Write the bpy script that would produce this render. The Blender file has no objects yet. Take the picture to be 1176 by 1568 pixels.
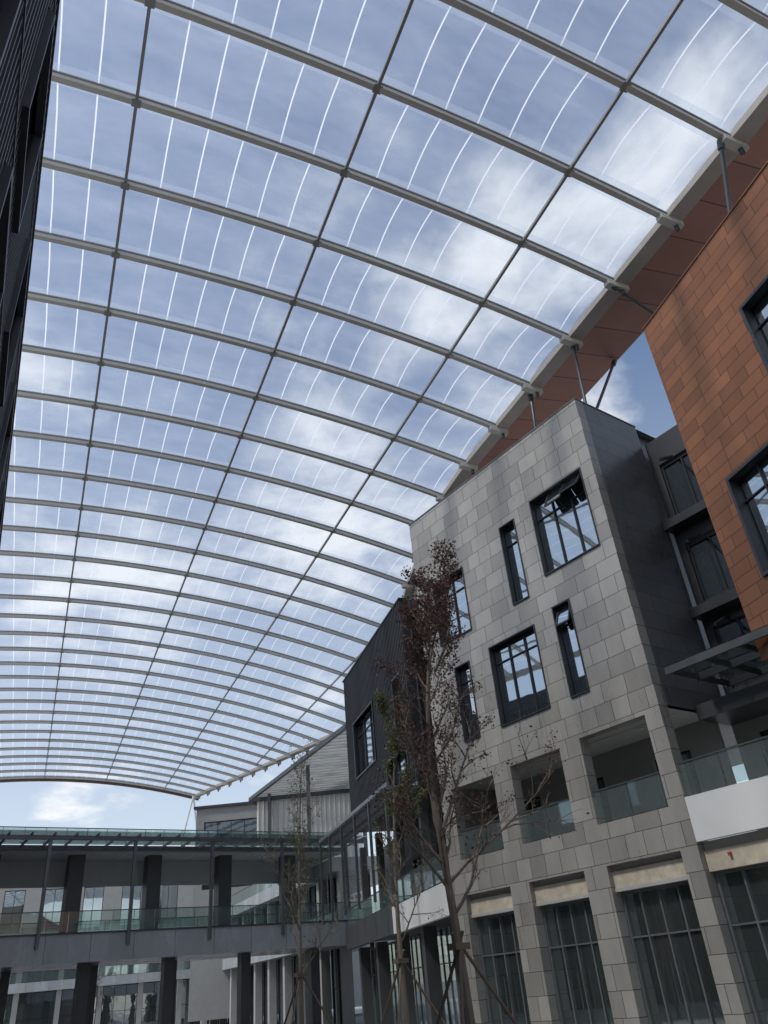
import bpy, math, random
from mathutils import Vector, Matrix
random.seed(7)
S=bpy.context.scene
R=math.radians
GZ=-.75
# ---------------------------------------------------------------- materials
def newmat(name):
    m=bpy.data.materials.new(name); m.use_nodes=True
    nt=m.node_tree; nt.nodes.clear()
    out=nt.nodes.new('ShaderNodeOutputMaterial')
    return m,nt,out
def N(nt,t,**k):
    n=nt.nodes.new(t)
    for a,b in k.items(): setattr(n,a,b)
    return n
def L(nt,a,b): nt.links.new(a,b)
def c4(c): return (c[0],c[1],c[2],1)
def plain(name,col,rough=.6,metal=0.,var=.25,scale=1.5,bump=.0,spec=.5):
    m,nt,out=newmat(name)
    p=N(nt,'ShaderNodeBsdfPrincipled'); L(nt,p.outputs[0],out.inputs[0])
    p.inputs['Roughness'].default_value=rough; p.inputs['Metallic'].default_value=metal
    p.inputs['Specular IOR Level'].default_value=spec
    tc=N(nt,'ShaderNodeTexCoord'); no=N(nt,'ShaderNodeTexNoise'); no.inputs['Scale'].default_value=scale
    no.inputs['Detail'].default_value=6; no.inputs['Roughness'].default_value=.65
    L(nt,tc.outputs['Object'],no.inputs['Vector'])
    r=N(nt,'ShaderNodeMixRGB'); L(nt,no.outputs['Fac'],r.inputs[0])
    r.inputs[1].default_value=c4([x*(1-var) for x in col]); r.inputs[2].default_value=c4([min(1,x*(1+var)) for x in col])
    L(nt,r.outputs[0],p.inputs['Base Color'])
    mr=N(nt,'ShaderNodeMapRange'); L(nt,no.outputs['Fac'],mr.inputs[0])
    mr.inputs[3].default_value=max(0,rough-.12); mr.inputs[4].default_value=min(1,rough+.12); L(nt,mr.outputs[0],p.inputs['Roughness'])
    if bump:
        bp=N(nt,'ShaderNodeBump'); bp.inputs['Strength'].default_value=bump; bp.inputs['Distance'].default_value=.02
        n2=N(nt,'ShaderNodeTexNoise'); n2.inputs['Scale'].default_value=scale*12; n2.inputs['Detail'].default_value=5
        L(nt,tc.outputs['Object'],n2.inputs['Vector']); L(nt,n2.outputs['Fac'],bp.inputs['Height']); L(nt,bp.outputs[0],p.inputs['Normal'])
    return m
def panels(name,c1,c2,mortar,bw,rh,ms,rough=.5,spec=.5,grime=.35,offset=.5,metal=0.,squash=1.,sqf=2):
    m,nt,out=newmat(name)
    p=N(nt,'ShaderNodeBsdfPrincipled'); L(nt,p.outputs[0],out.inputs[0])
    p.inputs['Specular IOR Level'].default_value=spec; p.inputs['Metallic'].default_value=metal
    uv=N(nt,'ShaderNodeUVMap'); 
    br=N(nt,'ShaderNodeTexBrick'); L(nt,uv.outputs[0],br.inputs['Vector'])
    br.offset=offset; br.squash=squash; br.squash_frequency=sqf
    br.inputs['Color1'].default_value=c4(c1); br.inputs['Color2'].default_value=c4(c2); br.inputs['Mortar'].default_value=c4(mortar)
    br.inputs['Scale'].default_value=1; br.inputs['Mortar Size'].default_value=ms; br.inputs['Mortar Smooth'].default_value=.1
    br.inputs['Brick Width'].default_value=bw; br.inputs['Row Height'].default_value=rh; br.inputs['Bias'].default_value=0
    tc=N(nt,'ShaderNodeTexCoord'); no=N(nt,'ShaderNodeTexNoise'); no.inputs['Scale'].default_value=.45; no.inputs['Detail'].default_value=9; no.inputs['Roughness'].default_value=.7
    mp=N(nt,'ShaderNodeMapping'); mp.inputs['Scale'].default_value=(1,1,.35); L(nt,tc.outputs['Object'],mp.inputs[0]); L(nt,mp.outputs[0],no.inputs['Vector'])
    n2=N(nt,'ShaderNodeTexNoise'); n2.inputs['Scale'].default_value=14; n2.inputs['Detail'].default_value=6; L(nt,tc.outputs['Object'],n2.inputs['Vector'])
    mr=N(nt,'ShaderNodeMapRange'); L(nt,no.outputs['Fac'],mr.inputs[0]); mr.inputs[1].default_value=.3; mr.inputs[2].default_value=.7
    mr.inputs[3].default_value=1-grime; mr.inputs[4].default_value=1.08
    mr2=N(nt,'ShaderNodeMapRange'); L(nt,n2.outputs['Fac'],mr2.inputs[0]); mr2.inputs[3].default_value=.88; mr2.inputs[4].default_value=1.12
    mu=N(nt,'ShaderNodeMath',operation='MULTIPLY'); L(nt,mr.outputs[0],mu.inputs[0]); L(nt,mr2.outputs[0],mu.inputs[1])
    vm=N(nt,'ShaderNodeVectorMath',operation='SCALE'); L(nt,br.outputs['Color'],vm.inputs[0]); L(nt,mu.outputs[0],vm.inputs['Scale'])
    L(nt,vm.outputs[0],p.inputs['Base Color'])
    mr3=N(nt,'ShaderNodeMapRange'); L(nt,no.outputs['Fac'],mr3.inputs[0]); mr3.inputs[3].default_value=max(.02,rough-.15); mr3.inputs[4].default_value=rough+.15
    L(nt,mr3.outputs[0],p.inputs['Roughness'])
    bp=N(nt,'ShaderNodeBump'); bp.inputs['Strength'].default_value=.6; bp.inputs['Distance'].default_value=.012; bp.invert=True
    L(nt,br.outputs['Fac'],bp.inputs['Height']); 
    n4=N(nt,'ShaderNodeTexNoise'); n4.inputs['Scale'].default_value=1.1; L(nt,tc.outputs['Object'],n4.inputs[0])
    b2=N(nt,'ShaderNodeBump'); b2.inputs['Strength'].default_value=.15; b2.inputs['Distance'].default_value=.08; L(nt,n4.outputs[0],b2.inputs['Height']); L(nt,bp.outputs[0],b2.inputs['Normal'])
    L(nt,b2.outputs[0],p.inputs['Normal'])
    return m
def winglass(name,tint,gl=.4,rough=.02,bump=.08):
    m,nt,out=newmat(name)
    d=N(nt,'ShaderNodeBsdfPrincipled'); d.inputs['Base Color'].default_value=c4(tint); d.inputs['Roughness'].default_value=.25
    g=N(nt,'ShaderNodeBsdfGlossy'); g.inputs['Color'].default_value=(.75,.83,.86,1); g.inputs['Roughness'].default_value=rough
    tc=N(nt,'ShaderNodeTexCoord'); no=N(nt,'ShaderNodeTexNoise'); no.inputs['Scale'].default_value=.7; L(nt,tc.outputs['Object'],no.inputs[0])
    bp=N(nt,'ShaderNodeBump'); bp.inputs['Strength'].default_value=bump; bp.inputs['Distance'].default_value=.06; L(nt,no.outputs[0],bp.inputs['Height']); L(nt,bp.outputs[0],g.inputs['Normal'])
    fr=N(nt,'ShaderNodeLayerWeight'); fr.inputs[0].default_value=.35
    mr=N(nt,'ShaderNodeMapRange'); L(nt,fr.outputs['Facing'],mr.inputs[0]); mr.inputs[3].default_value=gl; mr.inputs[4].default_value=.9
    mx=N(nt,'ShaderNodeMixShader'); L(nt,mr.outputs[0],mx.inputs[0]); L(nt,d.outputs[0],mx.inputs[1]); L(nt,g.outputs[0],mx.inputs[2]); L(nt,mx.outputs[0],out.inputs[0])
    return m
def clearglass(name,tint,refl=.12,haze=.1):
    m,nt,out=newmat(name)
    t=N(nt,'ShaderNodeBsdfTransparent'); t.inputs[0].default_value=c4(tint)
    g=N(nt,'ShaderNodeBsdfGlossy'); g.inputs['Roughness'].default_value=.03; g.inputs['Color'].default_value=(.85,.95,.93,1)
    d=N(nt,'ShaderNodeBsdfDiffuse'); d.inputs[0].default_value=(.6,.7,.68,1)
    m1=N(nt,'ShaderNodeMixShader'); m1.inputs[0].default_value=haze; L(nt,t.outputs[0],m1.inputs[1]); L(nt,d.outputs[0],m1.inputs[2])
    fr=N(nt,'ShaderNodeLayerWeight'); fr.inputs[0].default_value=.3
    mr=N(nt,'ShaderNodeMapRange'); L(nt,fr.outputs['Facing'],mr.inputs[0]); mr.inputs[3].default_value=refl; mr.inputs[4].default_value=.8
    m2=N(nt,'ShaderNodeMixShader'); L(nt,mr.outputs[0],m2.inputs[0]); L(nt,m1.outputs[0],m2.inputs[1]); L(nt,g.outputs[0],m2.inputs[2]); L(nt,m2.outputs[0],out.inputs[0])
    return m
def filmmat(name,lo,hi):
    m,nt,out=newmat(name)
    t=N(nt,'ShaderNodeBsdfTransparent'); t.inputs[0].default_value=(.83,.865,.90,1)
    tr=N(nt,'ShaderNodeBsdfTranslucent'); tr.inputs[0].default_value=(.80,.84,.9,1)
    d=N(nt,'ShaderNodeBsdfDiffuse'); d.inputs[0].default_value=(.7,.72,.75,1)
    tc=N(nt,'ShaderNodeTexCoord'); no=N(nt,'ShaderNodeTexNoise'); no.inputs['Scale'].default_value=.5; no.inputs['Detail'].default_value=8; no.inputs['Roughness'].default_value=.72
    mp=N(nt,'ShaderNodeMapping'); mp.inputs['Scale'].default_value=(.35,1,1)
    L(nt,tc.outputs['Object'],mp.inputs[0]); L(nt,mp.outputs[0],no.inputs[0])
    mr=N(nt,'ShaderNodeMapRange'); L(nt,no.outputs[0],mr.inputs[0]); mr.inputs[1].default_value=.3; mr.inputs[2].default_value=.75; mr.inputs[3].default_value=lo; mr.inputs[4].default_value=hi
    a=N(nt,'ShaderNodeMixShader'); a.inputs[0].default_value=.2; L(nt,tr.outputs[0],a.inputs[1]); L(nt,d.outputs[0],a.inputs[2])
    b=N(nt,'ShaderNodeMixShader'); L(nt,mr.outputs[0],b.inputs[0]); L(nt,t.outputs[0],b.inputs[1]); L(nt,a.outputs[0],b.inputs[2])
    L(nt,b.outputs[0],out.inputs[0]); return m
def leafmat(name,c1,c2):
    m,nt,out=newmat(name)
    p=N(nt,'ShaderNodeBsdfPrincipled'); p.inputs['Roughness'].default_value=.6
    g=N(nt,'ShaderNodeNewGeometry'); cr=N(nt,'ShaderNodeMixRGB'); L(nt,g.outputs['Random Per Island'],cr.inputs[0]); cr.inputs[1].default_value=c4(c1); cr.inputs[2].default_value=c4(c2)
    L(nt,cr.outputs[0],p.inputs['Base Color'])
    tr=N(nt,'ShaderNodeBsdfTranslucent'); L(nt,cr.outputs[0],tr.inputs[0])
    mx=N(nt,'ShaderNodeMixShader'); mx.inputs[0].default_value=.35; L(nt,p.outputs[0],mx.inputs[1]); L(nt,tr.outputs[0],mx.inputs[2]); L(nt,mx.outputs[0],out.inputs[0]); return m
def seammat():
    m,nt,out=newmat('film_seam')
    d=N(nt,'ShaderNodeBsdfDiffuse'); d.inputs[0].default_value=(.85,.86,.88,1)
    t=N(nt,'ShaderNodeBsdfTranslucent'); t.inputs[0].default_value=(.85,.87,.9,1)
    mx=N(nt,'ShaderNodeMixShader'); mx.inputs[0].default_value=.85; L(nt,d.outputs[0],mx.inputs[1]); L(nt,t.outputs[0],mx.inputs[2]); L(nt,mx.outputs[0],out.inputs[0]); return m

STONE=panels('grey_stone_cladding',(.40,.378,.342),(.275,.258,.232),(.06,.055,.05),1.15,.78,.012,rough=.30,spec=.65,grime=.26,squash=.7,sqf=3)
STONE_D=panels('dark_stone_cladding',(.15,.155,.16),(.12,.125,.13),(.03,.03,.03),1.45,.78,.010,rough=.3,grime=.2)
TERRA=panels('terracotta_cladding',(.30,.122,.052),(.21,.084,.036),(.03,.014,.009),1.45,.5,.012,rough=.42,spec=.35,grime=.25,squash=.75,sqf=3)
DARK=plain('dark_metal_cladding',(.045,.047,.052),.42,.3,.25,.8)
DARK2=plain('dark_metal_fins',(.075,.078,.085),.4,.4,.25,.8)
DARK3=plain('dark_column_cladding',(.09,.092,.095),.45,.2,.25,.8)
FRAME=plain('window_frame_metal',(.03,.032,.036),.4,.3)
FRAME2=plain('shopfront_frame_metal',(.16,.17,.175),.4,.3)
STEEL=plain('painted_steel',(.50,.485,.44),.5,.0,.15,1.)
PURL=plain('purlin_steel',(.25,.25,.245),.5,.0,.15)
STEELD=plain('dark_steel',(.09,.095,.10),.45,.4)
GUT=plain('gutter_metal',(.34,.31,.28),.55,0,.2)
FASC=plain('end_fascia_metal',(.11,.075,.06),.5,0,.2)
SOFF=panels('brown_soffit_panel',(.34,.155,.11),(.28,.125,.088),(.07,.03,.02),1.9,8,.03,rough=.5,spec=.4,grime=.2,offset=0)
WHITE=plain('white_render',(.70,.69,.67),.7,0,.10,.8,.1)
LGREY=panels('grey_metal_fascia',(.50,.515,.52),(.45,.465,.475),(.10,.10,.10),2.7,3,.014,rough=.26,spec=.7,grime=.25,offset=0)
CONC=plain('concrete',(.40,.39,.37),.85,0,.2,1.2,.3)
BEIGE=plain('raw_plaster_lintel',(.50,.44,.34),.9,0,.55,2.6,.6)
INT=plain('interior_wall',(.26,.26,.255),.9,0,.2)
CEIL=plain('ceiling',(.55,.55,.54),.9,0,.1)
WG=winglass('window_glass',(.012,.016,.018),.5,bump=.04)
SG=winglass('shop_glass',(.035,.05,.052),.36)
DG=winglass('dim_window_glass',(.015,.018,.02),.12)
WGB=winglass('bright_window_glass',(.05,.06,.065),.6,bump=.02)
SHG=clearglass('shopfront_glass',(.62,.70,.68),.26,.06)
RG=clearglass('balustrade_glass',(.72,.84,.80),.20,.14)
CG=clearglass('canopy_glass',(.55,.62,.62),.10,.15)
FILM=filmmat('roof_film',.13,.32); EFILM=filmmat('film_edge_reinforcement',.2,.3); LFILM=filmmat('louvre_film',.2,.3); SEAM=seammat()
BARK=plain('bark',(.19,.155,.125),.9,0,.35,6,.6)
WOOD=plain('pole_wood',(.16,.12,.09),.8,0,.3,4)
LEAFR=leafmat('leaf_red_brown',(.06,.032,.027),(.19,.105,.085))
LEAFG=leafmat('leaf_green',(.05,.08,.02),(.16,.20,.06))
PAVE=panels('paving_stone',(.32,.31,.30),(.26,.255,.25),(.08,.08,.08),.9,.45,.008,rough=.6,grime=.3)
STEELB=plain('brushed_steel',(.6,.6,.6),.25,1.,.05)

# ---------------------------------------------------------------- builder
class Obj:
    def __init__(s,name,origin=(0,0,0),e=(1,0)):
        s.name=name; s.o=Vector(origin); ex,ey=e; l=math.hypot(ex,ey); s.e=(ex/l,ey/l); s.parts={}
    def P(s,part,mat):
        k=part
        if k not in s.parts: s.parts[k]=dict(v=[],f=[],m=[],uv=[],mats=[])
        p=s.parts[k]
        if mat not in p['mats']: p['mats'].append(mat)
        return p,p['mats'].index(mat)
    def poly(s,part,mat,pts,uv=None):
        p,mi=s.P(part,mat); b=len(p['v']); pts=[Vector(q) for q in pts]; p['v']+=pts
        p['f'].append(tuple(range(b,b+len(pts)))); p['m'].append(mi)
        if uv is None:
            n=(pts[1]-pts[0]).cross(pts[2]-pts[0]); ax=[abs(n.x),abs(n.y),abs(n.z)]
            if ax[2]>=max(ax[0],ax[1]): uv=[(q.x,q.y) for q in pts]
            elif ax[0]>ax[1]: uv=[(q.y,q.z) for q in pts]
            else: uv=[(q.x,q.z) for q in pts]
        p['uv']+=uv
    def box(s,part,mat,x0,x1,y0,y1,z0,z1):
        if x0>x1:x0,x1=x1,x0
        if y0>y1:y0,y1=y1,y0
        a=[(x0,y0,z0),(x1,y0,z0),(x1,y1,z0),(x0,y1,z0),(x0,y0,z1),(x1,y0,z1),(x1,y1,z1),(x0,y1,z1)]
        for f in ((0,3,2,1),(4,5,6,7),(0,1,5,4),(1,2,6,5),(2,3,7,6),(3,0,4,7)):
            s.poly(part,mat,[a[i] for i in f])
    def beam(s,part,mat,p,q,w,h=None,n=0):
        p=Vector(p);q=Vector(q); h=h or w; d=(q-p).normalized()
        up=Vector((0,0,1)) if abs(d.z)<.98 else Vector((1,0,0))
        a=d.cross(up).normalized(); b=a.cross(d)
        if n:
            ring=[a*math.cos(2*math.pi*i/n)*w/2+b*math.sin(2*math.pi*i/n)*w/2 for i in range(n)]
        else: ring=[a*w/2+b*h/2,-a*w/2+b*h/2,-a*w/2-b*h/2,a*w/2-b*h/2]
        m=len(ring)
        for i in range(m):
            j=(i+1)%m; s.poly(part,mat,[p+ring[i],p+ring[j],q+ring[j],q+ring[i]])
        s.poly(part,mat,[p+r for r in ring][::-1]); s.poly(part,mat,[q+r for r in ring])
    def wall(s,part,mat,x0,x1,z0,z1,y,th,ops):
        xs=sorted(set([x0,x1]+[max(x0,min(x1,v)) for o in ops for v in o[:2]])); zs=sorted(set([z0,z1]+[max(z0,min(z1,v)) for o in ops for v in o[2:4]]))
        def solid(i,j):
            if i<0 or j<0 or i>=len(xs)-1 or j>=len(zs)-1: return False
            cx=(xs[i]+xs[i+1])/2; cz=(zs[j]+zs[j+1])/2
            return not any(o[0]<cx<o[1] and o[2]<cz<o[3] for o in ops)
        yb=y-th
        for i in range(len(xs)-1):
            for j in range(len(zs)-1):
                if not solid(i,j): continue
                a,b,c,d=xs[i],xs[i+1],zs[j],zs[j+1]
                s.poly(part,mat,[(b,y,c),(a,y,c),(a,y,d),(b,y,d)])
                s.poly(part,mat,[(a,yb,c),(b,yb,c),(b,yb,d),(a,yb,d)])
                if not solid(i-1,j): s.poly(part,mat,[(a,y,c),(a,yb,c),(a,yb,d),(a,y,d)])
                if not solid(i+1,j): s.poly(part,mat,[(b,yb,c),(b,y,c),(b,y,d),(b,yb,d)])
                if not solid(i,j-1): s.poly(part,mat,[(a,yb,c),(a,y,c),(b,y,c),(b,yb,c)])
                if not solid(i,j+1): s.poly(part,mat,[(a,y,d),(a,yb,d),(b,yb,d),(b,y,d)])
    def window(s,x0,x1,z0,z1,y,nx=1,nz=1,glass=None,fw=.09,frame=None,zt=None,sill=True):
        frame=frame or FRAME; glass=glass or WG
        s.poly('window_glass',glass,[(x1,y-.04,z0),(x0,y-.04,z0),(x0,y-.04,z1),(x1,y-.04,z1)])
        b='window_frames'
        s.box(b,frame,x0,x0+fw,y-.06,y+.05,z0,z1); s.box(b,frame,x1-fw,x1,y-.06,y+.05,z0,z1)
        s.box(b,frame,x0+fw,x1-fw,y-.06,y+.05,z0,z0+fw); s.box(b,frame,x0+fw,x1-fw,y-.06,y+.05,z1-fw,z1)
        for i in range(1,nx):
            x=x0+(x1-x0)*i/nx; s.box(b,frame,x-fw*.35,x+fw*.35,y-.055,y+.04,z0+fw,z1-fw)
        for t in (zt if zt is not None else [z0+(z1-z0)*i/nz for i in range(1,nz)]):
            s.box(b,frame,x0+fw,x1-fw,y-.05,y+.03,t-fw*.3,t+fw*.3)
    def rail(s,x0,x1,y,z,h=1.15,step=1.4,part='glass_balustrade'):
        n=max(1,round((x1-x0)/step)); w=(x1-x0)/n
        for i in range(n):
            a=x0+i*w+.015; b=x0+(i+1)*w-.015
            s.poly(part,RG,[(b,y,z+.05),(a,y,z+.05),(a,y,z+h),(b,y,z+h)])
            s.box(part+'_handrail',STEELB,a-.03,a+.01,y-.03,y-.005,z,z+h)
        s.box(part+'_handrail',STEELD,x0,x1,y-.03,y+.03,z+h,z+h+.05)
    def build(s):
        em=bpy.data.objects.new(s.name,None); S.collection.objects.link(em)
        ex,ey=s.e
        em.matrix_world=Matrix(((ex,-ey,0,s.o.x),(ey,ex,0,s.o.y),(0,0,1,s.o.z),(0,0,0,1)))
        for k,p in s.parts.items():
            me=bpy.data.meshes.new(k); me.from_pydata([tuple(v) for v in p['v']],[],p['f'])
            for m in p['mats']: me.materials.append(m)
            me.polygons.foreach_set('material_index',p['m'])
            uvl=me.uv_layers.new(name='UVMap'); uvl.data.foreach_set('uv',[c for u in p['uv'] for c in u])
            me.update(); ob=bpy.data.objects.new(k,me); S.collection.objects.link(ob); ob.parent=em
        return em

# ---------------------------------------------------------------- ground
g=Obj('ground'); g.poly('paving',PAVE,[(-1500,-1500,GZ),(1500,-1500,GZ),(1500,1500,GZ),(-1500,1500,GZ)]); g.build()

# ---------------------------------------------------------------- stone building
L0=12.66
b=Obj('stone_clad_building',(9.16,27.7,0),(-.617,.787))
ops=[(.65,3.85,16.3,20.2),(4.95,6.0,15.8,19.9),(8.9,11.3,15.8,19.2),(5.0,8.0,10.8,14.5),(2.85,3.85,10.8,14.8),(9.4,10.5,10.8,14.4),
     (.7,3.9,6.0,9.2),(5.0,7.9,6.0,9.1),(9.0,11.8,6.0,9.0),(.7,3.9,-1,4.6),(5.0,7.9,-1,4.6),(9.0,11.8,-1,4.6)]
b.wall('walls',STONE,0,L0,GZ,23.6,0,.5,ops)
b.poly('side_wall',STONE_D,[(0.0,-.5,9.4),(0.0,-4.3,9.4),(0.0,-4.3,23.6),(0.0,-.5,23.6)])
b.poly('side_wall',STONE,[(L0,-.5,GZ),(L0,-7,GZ),(L0,-7,23.6),(L0,-.5,23.6)])
b.poly('side_wall',STONE_D,[(0.0,-.5,GZ),(0.0,-7.0,GZ),(0.0,-7.0,4.8),(0.0,-.5,4.8)])
b.box('parapet_coping',STONE_D,-.03,L0+.03,-.5,.03,23.6,23.66)
b.box('parapet_coping',STONE_D,-.03,.25,-4.3,-.5,23.6,23.66)
y=-.28
b.window(.65,3.85,16.3,20.2,y,3,zt=[19.2]); b.window(4.95,6,15.8,19.9,y,1,zt=[18.9]); b.window(8.9,11.3,15.8,19.2,y,2,zt=[18.3])
b.window(5,8,10.8,14.5,y,3,zt=[13.7]); b.window(2.85,3.85,10.8,14.8,y,1,zt=[13.9]); b.window(9.4,10.5,10.8,14.4,y,1,zt=[13.6])
for o in ops[:6]:
    x0,x1,z0,z1=o
    b.box('window_surrounds',DARK,x0,x0+.05,-.2,.05,z0,z1); b.box('window_surrounds',DARK,x1-.05,x1,-.2,.05,z0,z1)
    b.box('window_surrounds',DARK,x0+.05,x1-.05,-.2,.05,z1-.05,z1); b.box('window_surrounds',DARK,x0+.05,x1-.05,-.2,.07,z0,z0+.05)
def sash(x0,x1,zt,h,ang):
    dy=math.sin(ang)*h; dz=math.cos(ang)*h
    p=[Vector((x0,-.2,zt)),Vector((x1,-.2,zt)),Vector((x1,-.2+dy,zt-dz)),Vector((x0,-.2+dy,zt-dz))]
    b.poly('open_sash_glass',WGB,[p[1],p[0],p[3],p[2]])
    for i in range(4): b.beam('open_sash',FRAME,p[i],p[(i+1)%4],.07)
sash(.8,1.75,20.1,.95,R(38)); sash(1.85,2.8,20.1,.95,R(30)); sash(3.0,3.7,14.7,.9,R(22))
b.poly('balcony_floor',CONC,[(0.02,-.5,5.95),(0.02,-3.5,5.95),(12.6,-3.5,5.95),(12.6,-.5,5.95)])
b.poly('balcony_ceiling',CEIL,[(0.02,-.5,9.3),(12.6,-.5,9.3),(12.6,-3.5,9.3),(0.02,-3.5,9.3)])
b.wall('balcony_back_wall',INT,0.02,12.6,5.95,9.3,-3.3,.2,[(1.4,3.2,5.9,8.4),(5.8,7.4,5.9,8.4),(9.6,11.2,5.9,8.4)])
for a in (1.4,5.8,9.6): b.window(a,a+1.7,5.95,8.4,-3.4,2,1,glass=SG)
for (x0,x1) in ((.7,3.9),(5.0,7.9),(9.0,11.8)): b.rail(x0+.02,x1-.02,-.12,6.0,1.15,1.5)
for x in (2.2,6.4,10.2):
    b.box('balcony_downlight',WHITE,x-.12,x+.12,-1.8,-1.56,9.24,9.29)
b.beam('balcony_conduit',STEEL,(.1,-1.1,9.2),(12.5,-1.1,9.2),.05,n=6)
b.poly('shop_interior',CEIL,[(.02,-6.9,GZ),(12.6,-6.9,GZ),(12.6,-6.9,4.1),(.02,-6.9,4.1)])
b.poly('shop_interior',CEIL,[(.02,-.55,4.1),(12.6,-.55,4.1),(12.6,-6.9,4.1),(.02,-6.9,4.1)])
for x in (4.3,8.3): b.box('shop_interior',CEIL,x,x+.6,-4.2,-3.6,GZ,4.1); b.box('shop_interior',INT,x+.1,x+.2,-6.9,-4.2,GZ,4.1)
for (x0,x1) in ((.7,3.9),(5.0,7.9),(9.0,11.8)):
    b.box('lintels',BEIGE,x0,x1,-.5,-.22,3.85,4.4)
    b.box('lintels',CONC,x0,x1,-.5,-.3,4.4,4.6)
    b.box('lintels',CONC,x0,x1,-.52,-.18,3.74,3.85)
    b.window(x0,x1,GZ+.05,3.74,-.5,4,1,glass=SHG,fw=.09,zt=[2.3],frame=FRAME2)
    for dx in (-.12,.12): b.beam('door_handles',STEELB,((x0+x1)/2+dx,-.36,.3),((x0+x1)/2+dx,-.36,1.5),.04,n=8)
b.poly('roof_slab',CONC,[(0,-.4,23.5),(L0,-.4,23.5),(L0,-14,23.5),(0,-14,23.5)])
b.box('back_volume',STONE_D,.3,L0-.01,-14,-4.31,9.6,23.45)
b.build()

b=Obj('dark_glazed_block',(9.16,27.7,0),(-.617,.787))
b.wall('walls',DARK,-14,-.02,9.6,22.6,-4.6,.4,[(-3.6,-.4,10.4,13.0),(-3.6,-.4,14.2,17.0),(-3.6,-.4,18.4,21.2),(-7.6,-4.4,10.4,13.0),(-7.6,-4.4,14.2,17.0)])
for z in (10.4,14.2,18.4):
    b.window(-3.6,-.4,z,z+2.7,-4.75,3,1,glass=DG); b.window(-7.6,-4.4,z,z+2.7,-4.75,3,1,glass=DG)
    b.box('floor_ledges',DARK,-9,-.02,-4.6,-3.9,z-.75,z-.35)
    b.beam('brackets',DARK2,(-1.2,-4.5,z+2.75),(-1.2,-3.4,z+2.2),.12); b.beam('brackets',DARK2,(-3.0,-4.5,z+2.75),(-3.0,-3.4,z+2.2),.12)
b.poly('roof_slab',DARK,[(-14,-4.6,22.6),(-.02,-4.6,22.6),(-.02,-14,22.6),(-14,-14,22.6)])
b.build()

b=Obj('podium_shops',(9.16,27.7,0),(-.617,.787))
b.box('white_fascia',WHITE,-22,-.02,-.25,.03,4.75,6.15)
b.box('floor_slab',CONC,-22,-.02,-7,-.26,5.2,5.9)
b.rail(-14,-.05,-.1,6.15,1.1,1.5)
b.box('ceiling_slab',STEELD,-22,-.02,-4.6,-2.2,9.0,9.55)
b.wall('back_wall',INT,-22,-.02,5.9,9.0,-4.3,.3,[(-4.6,-1.0,5.8,8.5),(-9.6,-6,5.8,8.5)])
b.window(-4.6,-1.0,5.9,8.5,-4.4,4,1,glass=DG); b.window(-9.6,-6,5.9,8.5,-4.4,4,1,glass=DG)
b.poly('shop_interior',CEIL,[(-22,-6.9,GZ),(-.05,-6.9,GZ),(-.05,-6.9,5.2),(-22,-6.9,5.2)])
for x in (-4.9,-9.8,-14.7):
    b.box('columns',STONE,x,x+.9,-.7,.0,GZ,4.75); b.box('upper_columns',INT,x,x+.7,-3.2,-2.5,5.9,9.0)
for x0,x1 in ((-4.0,-.02),(-8.9,-4.9),(-13.8,-9.8)):
    b.box('lintels',BEIGE,x0,x1,-.5,-.22,3.85,4.45); b.box('lintels',CONC,x0,x1,-.5,-.3,4.45,4.75)
    b.window(x0,x1,GZ+.05,3.85,-.5,4,1,glass=SHG,fw=.09,zt=[2.3],frame=FRAME2)
b.box('wall_sensor',plain('red_plastic',(.4,.05,.03),.5),-1.0,-.9,-.22,-.12,4.2,4.3)
for x in [-9+1.35*i for i in range(7)]:
    b.beam('canopy_frame',STEELD,(x,-3.6,10.3),(x,.15,10.3),.09,.2)
for yy in (-3.5,-1.6,.15): b.beam('canopy_frame',STEELD,(-9,yy,10.32),(-.75,yy,10.32),.1,.26)
b.poly('canopy_glass',CG,[(-9,-3.6,10.5),(-.8,-3.6,10.5),(-.8,.2,10.5),(-9,.2,10.5)])
for x in (-.9,-4.9): b.beam('canopy_frame',STEELD,(x,-4.5,12.2),(x,-.4,10.45),.07,n=8)
b.build()

# ---------------------------------------------------------------- terracotta building
b=Obj('terracotta_building',(11.86+30*.312,24.7-30*.95,0),(-.312,.95))
wins=[(30-8.2,30-4.7,17.2,21.0),(30-5.0,30-1.35,12.0,15.9),(30-13.5,30-10,17.2,21),(30-12,30-8.5,12,15.9)]
b.wall('walls',TERRA,0,30,9.6,24.6,0,.5,wins)
for w in wins:
    b.window(w[0],w[1],w[2],w[3],-.3,3,1,zt=[w[3]-1])
    x0,x1,z0,z1=w
    b.box('window_surrounds',DARK,x0,x0+.12,-.25,.08,z0,z1); b.box('window_surrounds',DARK,x1-.12,x1,-.25,.08,z0,z1)
    b.box('window_surrounds',DARK,x0+.12,x1-.12,-.25,.08,z1-.12,z1); b.box('window_surrounds',DARK,x0+.12,x1-.12,-.25,.08,z0,z0+.12)
b.poly('side_wall',TERRA,[(30,-.5,9.6),(30,-14,9.6),(30,-14,24.6),(30,-.5,24.6)])
b.poly('roof_slab',CONC,[(0,-.5,24.3),(30,-.5,24.3),(30,-14,24.3),(0,-14,24.3)])
b.poly('underside',CONC,[(0,-.5,9.6),(30,-.5,9.6),(30,-14,9.6),(0,-14,9.6)])
b.box('parapet_coping',plain('brown_coping',(.16,.06,.03),.5),0,30.03,-.5,.04,24.6,24.66)
b.build()

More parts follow.
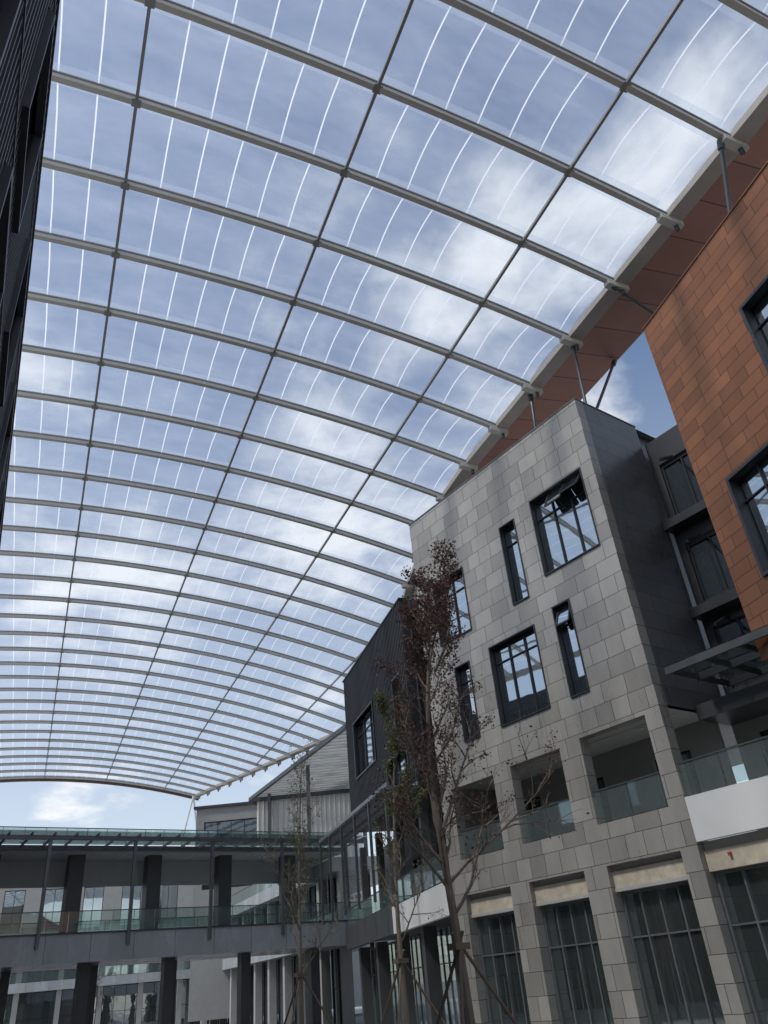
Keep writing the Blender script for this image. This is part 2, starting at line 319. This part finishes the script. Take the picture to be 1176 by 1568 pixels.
# ---------------------------------------------------------------- dark finned building
b=Obj('dark_metal_building',(.43,43,0),(-.324,.946))
LD=14.8
ops=[(7.4,12.4,13.9,17.6),(1.2,2.7,13.9,17.3),(1.2,5.2,10.9,13.0)]
b.wall('walls',DARK,0,LD,10.8,21.6,0,.4,ops)
b.window(7.4,12.4,13.9,17.6,-.25,3,1,zt=[16.7]); b.window(1.2,2.7,13.9,17.3,-.25,1,1,zt=[16.5]); b.window(1.2,5.2,10.9,13.0,-.25,3,1)
for w in ops:
    x0,x1,z0,z1=w
    b.box('window_surrounds',FRAME,x0-.1,x0,-.2,.12,z0-.1,z1+.1); b.box('window_surrounds',FRAME,x1,x1+.1,-.2,.12,z0-.1,z1+.1)
    b.box('window_surrounds',FRAME,x0,x1,-.2,.12,z1,z1+.1); b.box('window_surrounds',FRAME,x0,x1,-.2,.12,z0-.1,z0)
x=.1
while x<LD:
    segs=[(10.8,21.6)]
    for w in ops:
        if w[0]-.15<x<w[1]+.15:
            ns=[]
            for a,c in segs:
                if w[2]-.1>a and w[2]-.1<c: ns.append((a,w[2]-.1))
                if w[3]+.1<c and w[3]+.1>a: ns.append((w[3]+.1,c))
                if w[3]+.1<=a or w[2]-.1>=c: ns.append((a,c))
            segs=ns
    for a,c in segs:
        if c-a>.2: b.box('fins',DARK2,x,x+.05,0.002,.08,a,c)
    x+=.3
b.poly('end_wall',DARK,[(0,-.4,10.8),(0,-12,10.8),(0,-12,21.6),(0,-.4,21.6)])
yy=-.5
while yy>-8:
    b.box('fins',DARK3,-.12,-.002,yy-.06,yy,10.8,21.6); yy-=.32
b.poly('far_end_wall',DARK,[(LD,-.4,10.8),(LD,-12,10.8),(LD,-12,21.6),(LD,-.4,21.6)])
b.poly('roof_slab',DARK,[(0,-.4,21.5),(LD,-.4,21.5),(LD,-12,21.5),(0,-12,21.5)])
b.poly('underside',DARK,[(0,-.0,10.79),(LD,-.0,10.79),(LD,-12,10.79),(0,-12,10.79)])
b.box('parapet_coping',FRAME,-.05,LD+.05,-.4,.1,21.6,21.7)
for yy in (.2,.9,1.9): b.beam('pergola',FRAME2,(-.5,yy,10.6),(LD+2,yy,10.6),.1,.2)
x=-.5
while x<LD+2: b.box('pergola',FRAME2,x,x+.06,.1,2.0,10.35,10.5); x+=.55
for x in (0,3.4,6.8,10.2,13.6,16.5): b.box('pergola_posts',STEELD,x,x+.14,1.82,1.96,5.4,10.5)
b.build()

# ---------------------------------------------------------------- middle podium
b=Obj('middle_podium_shops',(1.2,37.9,0),(-.257,.966))
b.box('white_fascia',WHITE,.0,11.5,-.3,0,4.0,5.35); b.box('dark_fascia',DARK3,11.5,27,-.3,.05,4.0,5.5)
b.box('floor_slab',CONC,0,27,-9,-.31,4.4,5.3)
b.rail(.1,27,-.12,5.4,1.15,1.5)
b.wall('back_wall',DARK3,0,27,5.3,10.75,-3.2,.3,[(2,6,5.35,8.6),(8,12,5.35,8.6),(14,18,5.35,8.6),(20,25,5.35,8.6)])
for a,c in ((2,6),(8,12),(14,18),(20,25)): b.window(a,c,5.35,8.6,-3.3,4,1,glass=SG)
b.poly('shop_interior',CEIL,[(0,-8,GZ),(27,-8,GZ),(27,-8,4.3),(0,-8,4.3)])
for x in (1.,6.9,12.8,18.7,24.6):
    b.box('columns',DARK3,x,x+.6,-1.2,-.5,GZ,4.0); b.box('upper_columns',DARK3,x,x+.45,-1.4,-.95,5.3,10.5)
for i in range(5): b.window(.1+5.4*i,5.4+5.4*i,GZ+.05,3.95,-1.6,5,1,glass=SHG,zt=[2.3],frame=FRAME2)
b.build()

# ---------------------------------------------------------------- bridge
b=Obj('pedestrian_bridge',(-5.4,64.8,0),(-.8125,-.583))
b.box('deck_fascia',LGREY,-1.5,34,-7,0,4.35,5.9)
b.box('deck_edge',STEELD,-1.5,34,-.1,.06,5.9,6.0)
b.rail(-1.4,34,-.05,6.0,1.15,1.35); b.rail(-1.4,34,-6.6,6.0,1.15,1.35,'rear_glass_balustrade')
for i in range(7):
    x=.2+5.45*i
    b.box('canopy_posts',FRAME2,x,x+.2,.08,.28,5.2,11.3)
    b.box('rear_columns',DARK3,x+2.2,x+3.2,-5.2,-4.2,6.0,11.1)
    b.box('rear_bulkhead',CEIL,x-1.7,x+3.75,-7,-6.8,9.4,11.1)
    b.box('deck_columns',DARK3,x+1.8,x+2.5,-2.2,-1.5,GZ,4.35); b.box('deck_columns',DARK3,x+.4,x+.9,-5.6,-5.,GZ,4.35)
b.box('canopy_frame',FRAME2,-1.5,34,.05,.32,11.3,11.55)
b.box('canopy_frame',FRAME2,-1.5,34,-3.2,-2.95,11.2,11.5)
b.box('canopy_roof_slab',CEIL,-1.5,34,-7,-3.2,11.1,11.5)
x=-1.2
while x<34: b.beam('canopy_frame',FRAME2,(x,-3,11.42),(x,.6,11.62),.08,.16); b.beam('canopy_frame',FRAME2,(x,-1.2,11.4),(x+.6,.1,11.1),.05); x+=1.36
b.poly('canopy_glass',CG,[(-1.5,-3,11.56),(34,-3,11.56),(34,.7,11.76),(-1.5,.7,11.76)])
b.rail(-1.4,34,-3.3,11.55,1.1,1.35,'roof_deck_balustrade')
for i in range(7): b.box('ceiling_lights',WHITE,1+5*i,1.2+5*i,-5.9,-3.6,11.06,11.09)
b.build()

# ---------------------------------------------------------------- far buildings
def shoprow(name,o,e,ln,floors,top,bay=5.,wallm=CONC,fas=LGREY,gm=SG):
    b=Obj(name,o,e)
    zs=[GZ-.15]+floors
    for i,z in enumerate(floors):
        z0=zs[i]; 
        b.box('floor_fascias',fas,0,ln,-8,0,z-.9,z+.15)
        n=int(ln/bay)
        for k in range(n):
            x=k*bay
            b.box('columns',wallm,x,x+.6,-1.2,-.5,z0+.15,z-.9)
            b.window(x+.6,x+bay,z0+.16,z-.9,-1.4,3,1,glass=gm if (k+i)%3 else WGB,zt=[z0+2.6])
        if i<len(floors)-1 or z<top: b.rail(0,ln,-.1,z+.15,1.1,2.5)
    if top>floors[-1]+.5:
        n=int(ln/bay); b.wall('upper_wall',wallm,0,ln,floors[-1]+.15,top,-2.5,.3,[(k*bay+1,k*bay+3.6,floors[-1]+1,top-.9) for k in range(n)])
        for k in range(n): b.window(k*bay+1,k*bay+3.6,floors[-1]+1,top-.9,-2.65,2,1,glass=WGB)
        b.poly('roof_slab',CONC,[(0,-2.5,top-.05),(ln,-2.5,top-.05),(ln,-9,top-.05),(0,-9,top-.05)])
    return b.build()
shoprow('curved_row_shops',(-6.8,66.5,0),(-.44,.898),56,[5.5,10.5],10.6)
shoprow('far_shops',(-28,120,0),(-.93,-.37),60,[5.5,10.5],17.5,wallm=CONC)
b=Obj('far_office_block',(-18.3,100,0),(-1,0))
b.wall('walls',INT,0,8.6,0,22.2,0,.4,[(1,7.6,17.6,20.6),(1,7.6,13,16)]); b.window(1,7.6,17.6,20.6,-.3,4,1,glass=DG); b.window(1,7.6,13,16,-.3,4,1,glass=DG)
b.poly('side_wall',INT,[(0,-.4,0),(0,-10,0),(0,-10,22.2),(0,-.4,22.2)]); b.poly('side_wall',INT,[(8.6,-.4,0),(8.6,-10,0),(8.6,-10,22.2),(8.6,-.4,22.2)])
b.poly('roof_slab',CONC,[(0,-.4,22.1),(8.6,-.4,22.1),(8.6,-10,22.1),(0,-10,22.1)]); b.box('parapet',DARK,-.3,8.9,-.6,.3,22.2,22.5)
b.build()
b=Obj('glazed_hall',(-6.5,93,0),(-1,0))
b.box('striped_wall',WHITE,0,11.5,-8,-.1,0,21.0); b.box('roof_edge',DARK,-.5,12,-8,.3,21.0,21.4)
x=.2
while x<11.4: b.box('wall_fins',STEEL,x,x+.1,-.1,.15,6,21.0); x+=.55
for z in (10,15.5): b.box('wall_bands',PURL,0,11.5,-.1,.05,z,z+.25)
b.build()
b=Obj('louvred_canopy',(0,0,0),(1,0))
yy=69.5
while yy<96:
    xs=-5.3-.536*(yy-69.5)
    b.box('slats',STEEL,xs,9,yy,yy+.22,21.75,22.0)
    b.poly('film',LFILM,[(xs,yy+.22,21.95),(9,yy+.22,21.95),(9,yy+1.1,21.95),(xs-.4,yy+1.1,21.95)]); yy+=1.1
b.beam('edge_beam',STEELD,(-5.3,69.4,21.85),(-19.4,95.8,21.85),.3,.4)
for p in ((-4.5,70.5),(-16.6,92.2),(-10.6,81)): b.box('columns',STEELD,p[0],p[0]+.35,p[1],p[1]+.35,GZ,21.6)
b.build()

# ---------------------------------------------------------------- left dark building
b=Obj('dark_panel_building',(-5.77-70*.473,7.77+70*.881,0),(.473,-.881))
ops=[]
for k in range(9):
    for z in (5.2,10.,14.8): ops.append((40+k*5.6,42.6+k*5.6,z,z+3.0))
TOP=19.6
b.wall('walls',DARK,0,100,GZ,TOP,0,.4,ops)
for o in ops:
    b.window(o[0],o[1],o[2],o[3],-.12,2,1,zt=[o[3]-.9])
    b.box('window_surrounds',DARK2,o[0]-.08,o[0],-.2,.16,o[2]-.08,o[3]+.08); b.box('window_surrounds',DARK2,o[1],o[1]+.08,-.2,.16,o[2]-.08,o[3]+.08)
    b.box('window_surrounds',DARK2,o[0],o[1],-.2,.16,o[3],o[3]+.08); b.box('window_surrounds',DARK2,o[0],o[1],-.2,.16,o[2]-.08,o[2])
x=15.
while x<95:
    c=[o for o in ops if o[0]-.1<x<o[1]+.1]
    zs=GZ
    for o in sorted(c,key=lambda q:q[2]): b.box('fins',DARK2,x,x+.04,.002,.05,zs,o[2]-.1); zs=o[3]+.1
    b.box('fins',DARK2,x,x+.04,.002,.05,zs,TOP-.1); x+=.24
for z in (4.3,9.1,13.9,18.7): b.box('floor_joint_trims',DARK3,0,100,.0525,.075,z,z+.06)
b.box('parapet_coping',STEELD,0,100,-.5,.08,TOP,TOP+.08)
b.poly('roof_slab',CONC,[(0,-.5,TOP-.1),(100,-.5,TOP-.1),(100,-16,TOP-.1),(0,-16,TOP-.1)])
b.build()

# ---------------------------------------------------------------- roof
rf=Obj('mall_roof',(0,0,1.6),(.9063,.4226))
def zr(c): return 29.6-2.6*(c/21.3)**2
pts=[(-40,21.3),(36,21.3),(50,24.2),(62,28),(75,30),(80,29.7),(96,26.8),(110,24),(123,21.3)]
def ce(s):
    for (a,x),(c,y) in zip(pts,pts[1:]):
        if a<=s<=c:
            t=(s-a)/(c-a); return x+(y-x)*t
    return 21.3
SP=3.75; ribs=[18.2+SP*k for k in range(-10,29)]
cj=[-.2+1.4*k for k in range(-15,23)]; cj[0]=-21.3
NB=6
def P(c,s,f=0): return Vector((c,s,zr(c)+.28*math.sin(math.pi*f)))
for s0,s1 in zip(ribs,ribs[1:]):
    for i in range(NB):
        f0=i/NB; f1=(i+1)/NB; a=s0+(s1-s0)*f0; d=s0+(s1-s0)*f1
        e0=ce(a); e1=ce(d)
        for k in range(len(cj)-1):
            x0a=min(cj[k],e0); x1a=min(cj[k+1],e0); x0b=min(cj[k],e1); x1b=min(cj[k+1],e1)
            if x1a-x0a<1e-4 and x1b-x0b<1e-4: continue
            rf.poly('film',FILM,[P(x0a,a,f0),P(x1a,a,f0),P(x1b,d,f1),P(x0b,d,f1)])
            if x1a-x0a>.5 and x1b-x0b>.5 and i in (0,NB-1) :
                o=Vector((0,0,-.03)); ww=.42/SP
                if i==0: g0,g1=.035,ww
                else: g0,g1=1-ww,.965
                aa=s0+SP*g0; dd=s0+SP*g1
                rf.poly('film_edge_reinforcement',EFILM,[P(x0a,aa,g0)+o,P(x1a,aa,g0)+o,P(x1b,dd,g1)+o,P(x0b,dd,g1)+o])
        for k in range(1,len(cj)):
            if cj[k]>=min(e0,e1)-.1 or (k%6==3): continue
            w=.028; o=Vector((0,0,-.045))
            rf.poly('film_seams',SEAM,[P(cj[k]-w,a,f0)+o,P(cj[k]+w,a,f0)+o,P(cj[k]+w,d,f1)+o,P(cj[k]-w,d,f1)+o])
def arch(part,mat,s,w,z0,z1,emax):
    n=36; cs=[-21.3+(emax+21.3)*i/n for i in range(n+1)]
    for a,c in zip(cs,cs[1:]):
        q=[(a,s-w),(a,s+w),(c,s+w),(c,s-w)]
        lo=[Vector((x,y,zr(x)+z0)) for x,y in q]; hi=[Vector((x,y,zr(x)+z1)) for x,y in q]
        rf.poly(part,mat,[lo[0],lo[1],lo[2],lo[3]]); rf.poly(part,mat,hi)
        rf.poly(part,mat,[lo[0],lo[3],hi[3],hi[0]]); rf.poly(part,mat,[lo[1],lo[2],hi[2],hi[1]])
for s in ribs:
    e=ce(s)
    arch('ribs',STEEL,s,.115,-.29,-.06,e+.15)
    arch('rib_clamps',PURL,s,.16,-.06,.02,e)
for k in range(-2,4):
    c=-.2+8.4*k
    for s0,s1 in zip(ribs,ribs[1:]):
        if c<min(ce(s0),ce(s1))-.3:
            z=zr(c)-.2; rf.box('purlins',PURL,c-.06,c+.06,s0+.12,s1-.12,z-.07,z+.07)
            rf.poly('purlin_joints',PURL,[(c-.17,s0-.17,zr(c)-.30),(c+.17,s0-.17,zr(c)-.30),(c+.17,s0+.17,zr(c)-.30),(c-.17,s0+.17,zr(c)-.30)])
for s0,s1 in zip(ribs,ribs[1:]):
    e0,e1=ce(s0),ce(s1); z0,z1=zr(e0),zr(e1)
    def strip(part,mat,oa,ob,za,zb):
        rf.poly(part,mat,[(e0+oa,s0,z0+za),(e0+ob,s0,z0+zb),(e1+ob,s1,z1+zb),(e1+oa,s1,z1+za)],
            uv=[(s0,oa),(s0,ob),(s1,ob),(s1,oa)])
    strip('edge_gutter',GUT,.0,.75,-.22,-.25); strip('edge_gutter',GUT,.75,.75,-.25,.25); strip('edge_gutter',GUT,0,0,-.22,.12)
    wd=4.0 if s0<44 else 1.4
    strip('eave_soffit',SOFF,.75,wd,-.1,.35); strip('eave_top',STEELD,.75,wd,.3,.7); strip('eave_edge',STEELD,wd,wd,.35,.7)
    rf.box('edge_gutter',GUT,-22.1,-21.3,s0,s1,zr(21.3)-.3,zr(21.3)+.1)
for s in ribs:
    e=ce(s); z=zr(e)
    rf.beam('rib_end_brackets',STEEL,(e-.4,s,z-.3),(e+.75,s,z-.42),.34,.30)
    rf.beam('rib_end_brackets',STEELD,(e+.45,s,z-.5),(e+.45,s,z-.8),.2,n=10)
arch('end_fascia',FASC,ribs[-1]+.35,.15,-.6,.2,21.8)
def W(x,y,z): return Vector((.9063*x+.4226*y,-.4226*x+.9063*y,z-1.6))
def strut(p,q):
    p=W(*p);q=W(*q); rf.beam('struts',STEELD,p,q,.16,n=10)
    for t in (0,1):
        a=p.lerp(q,t); d=(q-p).normalized(); rf.beam('struts',STEELD,a-d*.2,a+d*.2,.28,n=10)
strut((14.4,18.7,28.2),(14.1,19.9,24.6)); strut((11.6,25.5,28.2),(14.4,26.9,26.6)); strut((10.3,29.2,28.2),(10.0,29.0,23.4)); strut((12.9,31.3,28.6),(10.2,29.1,23.4))
strut((17.5,11.9,28.2),(17.2,13,24.6)); strut((8.6,33.,28.2),(8.2,32.6,23.4))
for s in (122.5,):
    e=ce(s)-.5; z=zr(e)-.4
    for ds in (-1.3,.9): rf.beam('struts',WHITE,(e,s,z),(e+ds,s,z-6),.25,n=8)
rf.build()

# ---------------------------------------------------------------- trees
def tree(name,pth,seed,leaf,nlimb,limb_len,zr0,leafk,extra=[],tilt=.55,r0=.12,poles=True,lsize=.09):
    rnd=random.Random(seed); t=Obj(name,(0,0,0)); tips=[]
    def tube(pts,rad,n):
        rings=[]
        for i,p in enumerate(pts):
            d=(pts[min(i+1,len(pts)-1)]-pts[max(i-1,0)]).normalized(); u=Vector((1,0,.1)).cross(d).normalized(); v=d.cross(u)
            rings.append([p+(u*math.cos(6.2832*k/n)+v*math.sin(6.2832*k/n))*rad[i] for k in range(n)])
        for a,c in zip(rings,rings[1:]):
            for k in range(n): t.poly('trunk_and_limbs',BARK,[a[k],a[(k+1)%n],c[(k+1)%n],c[k]])
    def grow(p,d,ln,r,lv,up):
        n=6 if lv<2 else 4; pts=[p]; d=d.normalized()
        for i in range(n):
            d=(d+Vector((rnd.gauss(0,.13),rnd.gauss(0,.13),up+rnd.gauss(0,.08)))).normalized(); pts.append(pts[-1]+d*ln/n)
        tube(pts,[max(.0035,r*(1-.8*i/n)) for i in range(n+1)],5 if lv<2 else 3)
        if lv<3:
            m={0:7,1:4,2:3}[lv]
            for j in range(m):
                f=.2+.8*(j+rnd.random())/m; i=min(n-1,int(f*n)); q=pts[i].lerp(pts[i+1],f*n-i) if i<n else pts[-1]
                ax=Vector((rnd.gauss(0,1),rnd.gauss(0,1),rnd.gauss(.2,.6))).normalized()
                dd=(pts[i+1]-pts[i]).normalized()*.9+ax*.75
                grow(q,dd,ln*rnd.uniform(.28,.5)*(1.1-.3*f),r*.5,lv+1,up*.6)
        if lv>=2:
            for q in pts[1:]: tips.append(q)
    P=[Vector(p) for p in pth]; n=24; tr=[]
    for i in range(n+1):
        f=i/n*(len(P)-1); k=min(int(f),len(P)-2); g=f-k
        a=P[max(k-1,0)];bb=P[k];c=P[k+1];d=P[min(k+2,len(P)-1)]
        tr.append(.5*((2*bb)+(c-a)*g+(2*a-5*bb+4*c-d)*g*g+(3*bb-a-3*c+d)*g**3))
    tube(tr,[r0*(1-.88*i/n) for i in range(n+1)],8)
    for j in range(nlimb):
        f=zr0+(1-zr0)*(j+.5)/nlimb; q=tr[int(f*n)]; a=j*2.4+rnd.uniform(-.5,.5)
        ll=limb_len*(1.15-.6*((f-zr0)/(1-zr0)))*rnd.uniform(.75,1.2)
        grow(q,Vector((math.cos(a)*tilt,math.sin(a)*tilt,.8)),ll,r0*.42*(1.2-f),0 if ll>1.1 else 1,.1)
    for q,d,l in extra: grow(Vector(q),Vector(d),l,r0*.36,0,.06)
    for q in tips:
        dens=leafk(q)
        cnt=int(dens)+(1 if rnd.random()<dens-int(dens) else 0)
        for _ in range(cnt):
            o=q+Vector((rnd.gauss(0,.08),rnd.gauss(0,.08),rnd.gauss(-.02,.08)))
            u=Vector((rnd.gauss(0,1),rnd.gauss(0,1),rnd.gauss(0,1))).normalized(); v=u.cross(Vector((rnd.gauss(0,1),rnd.gauss(0,1),rnd.gauss(0,1)))).normalized()
            s=lsize*rnd.uniform(.5,1.1); lf=leaf if not isinstance(leaf,tuple) else leaf[0 if rnd.random()<.75 else 1]
            t.poly('foliage',lf,[o-u*s*.5,o+v*s*.28,o+u*s*.5,o-v*s*.28])
    if poles:
        for a in (.3,2.4,4.5):
            h=tr[max(1,int(n*2.4/(tr[-1].z)))]
            f=Vector((tr[0].x+math.cos(a)*1.9,tr[0].y+math.sin(a)*1.9,GZ)); tp=Vector((h.x,h.y,2.2)); t.beam('support_poles',WOOD,f,tp+(tp-f).normalized()*.25,.07,n=7)
        t.beam('support_ties',WOOD,(h.x-.15,h.y-.15,2.15),(h.x+.15,h.y+.15,2.15),.2,.12)
    t.build(); return len(tips)
n1=tree('tall_tree',[(.75,18,GZ),(.65,18,2.2),(.5,18,5.2),(.7,18.1,8),(1.45,18.2,10.2)],11,LEAFR,24,1.9,.3,
   lambda q: 1.3 if q.z>8.0 else (.6 if q.z>4.8 else .15),extra=[((.60,18,3.3),(1.25,.2,1.15),3.6),((.6,18,4.4),(1.0,-.3,1.),2.4),((.6,18,3.6),(-.8,-.3,1.),1.9),((.85,18.1,8.0),(.9,0,1.3),1.9),((.9,18.1,8.4),(-.5,0.2,1.2),1.5)],r0=.115,lsize=.095)
n2=tree('green_tree',[(-.7,25,GZ),(-.75,25,3),(-.6,25,6),(-.3,25,9.2)],23,(LEAFG,LEAFR),14,1.6,.3,lambda q: 1.6 if q.z>6.0 else .15,r0=.09)
n3=tree('bare_tree',[(-4.3,30,GZ),(-4.3,30,3),(-4.25,30,6),(-4.1,30,9.0)],35,(LEAFG,LEAFR),14,2.1,.25,lambda q: .3,r0=.085)
tree('bare_tree',[(-29,76,GZ),(-29,76,2),(-28.9,76,4.9)],41,LEAFR,10,2.2,.3,lambda q:.5,r0=.12,poles=False)
print('tips',n1,n2,n3)

# ---------------------------------------------------------------- light
sun_dir=Vector((-.62,-.42,1.15)).normalized()
el=math.asin(sun_dir.z); az=math.atan2(sun_dir.x,sun_dir.y)
sd=bpy.data.lights.new('sun','SUN'); sd.energy=3.7; sd.angle=R(6); sd.color=(1,.95,.88)
so=bpy.data.objects.new('sun',sd); S.collection.objects.link(so); so.rotation_euler=sun_dir.to_track_quat('Z','Y').to_euler()
w=bpy.data.worlds.new('World'); S.world=w; w.use_nodes=True; nt=w.node_tree; nt.nodes.clear()
out=N(nt,'ShaderNodeOutputWorld'); bg=N(nt,'ShaderNodeBackground'); bg.inputs[1].default_value=.15; L(nt,bg.outputs[0],out.inputs[0])
sky=N(nt,'ShaderNodeTexSky'); sky.sky_type='NISHITA'; sky.sun_disc=False; sky.sun_elevation=el; sky.sun_rotation=az
tc=N(nt,'ShaderNodeTexCoord'); sp=N(nt,'ShaderNodeSeparateXYZ'); L(nt,tc.outputs['Generated'],sp.inputs[0])
ad=N(nt,'ShaderNodeMath',operation='ADD'); ad.inputs[1].default_value=.18; ab=N(nt,'ShaderNodeMath',operation='ABSOLUTE'); L(nt,sp.outputs[2],ab.inputs[0]); L(nt,ab.outputs[0],ad.inputs[0])
dx=N(nt,'ShaderNodeMath',operation='DIVIDE'); L(nt,sp.outputs[0],dx.inputs[0]); L(nt,ad.outputs[0],dx.inputs[1])
dy=N(nt,'ShaderNodeMath',operation='DIVIDE'); L(nt,sp.outputs[1],dy.inputs[0]); L(nt,ad.outputs[0],dy.inputs[1])
cb=N(nt,'ShaderNodeCombineXYZ'); L(nt,dx.outputs[0],cb.inputs[0]); L(nt,dy.outputs[0],cb.inputs[1]); cb.inputs[2].default_value=3.1
no=N(nt,'ShaderNodeTexNoise'); no.inputs['Scale'].default_value=2.6; no.inputs['Detail'].default_value=10; no.inputs['Roughness'].default_value=.56; no.inputs['Distortion'].default_value=.2; L(nt,cb.outputs[0],no.inputs[0])
def blob(d,a,v):
    dt=N(nt,'ShaderNodeVectorMath',operation='DOT_PRODUCT'); L(nt,tc.outputs['Generated'],dt.inputs[0]); dt.inputs[1].default_value=Vector(d).normalized()
    bk=N(nt,'ShaderNodeMapRange'); bk.interpolation_type='SMOOTHSTEP'; L(nt,dt.outputs['Value'],bk.inputs[0]); bk.inputs[1].default_value=a; bk.inputs[2].default_value=1.0; bk.inputs[3].default_value=0; bk.inputs[4].default_value=v
    return bk
b1=blob((.14,.74,.66),.90,.11); b2=blob((.42,.75,.62),.985,-.10); b3=blob((0,.4,1.0),.8,-.05)
cur=no.outputs[0]
for q in (b1,b2,b3):
    a_=N(nt,'ShaderNodeMath',operation='ADD'); L(nt,cur,a_.inputs[0]); L(nt,q.outputs[0],a_.inputs[1]); cur=a_.outputs[0]
cr=N(nt,'ShaderNodeMapRange'); cr.interpolation_type='SMOOTHSTEP'; L(nt,cur,cr.inputs[0]); cr.inputs[1].default_value=.49; cr.inputs[2].default_value=.74
hz=N(nt,'ShaderNodeMapRange'); L(nt,sp.outputs[2],hz.inputs[0]); hz.inputs[1].default_value=.65; hz.inputs[2].default_value=.2; hz.inputs[3].default_value=.0; hz.inputs[4].default_value=.35
ad2=N(nt,'ShaderNodeMath',operation='ADD',use_clamp=True); L(nt,cr.outputs[0],ad2.inputs[0]); L(nt,hz.outputs[0],ad2.inputs[1])
mx=N(nt,'ShaderNodeMixRGB'); L(nt,ad2.outputs[0],mx.inputs[0]); L(nt,sky.outputs[0],mx.inputs[1]); mx.inputs[2].default_value=(6.6,6.75,6.95,1)
L(nt,mx.outputs[0],bg.inputs[0])
# ---------------------------------------------------------------- camera
cd=bpy.data.cameras.new('camera'); co=bpy.data.objects.new('camera',cd); S.collection.objects.link(co); S.camera=co
cd.sensor_fit='VERTICAL'; cd.sensor_height=24; cd.sensor_width=18; cd.lens=24*1178/1568; cd.clip_start=.1; cd.clip_end=5000
p=R(31.5); r=R(5.6)
F=Vector((0,math.cos(p),math.sin(p))); U0=Vector((0,-math.sin(p),math.cos(p))); R0=Vector((1,0,0))
Rx=R0*math.cos(r)-U0*math.sin(r); Ux=U0*math.cos(r)+R0*math.sin(r); Bk=-F
co.matrix_world=Matrix(((Rx.x,Ux.x,Bk.x,0),(Rx.y,Ux.y,Bk.y,0),(Rx.z,Ux.z,Bk.z,1.6),(0,0,0,1)))
S.view_settings.view_transform='Standard'; S.view_settings.look='None'; S.view_settings.exposure=0
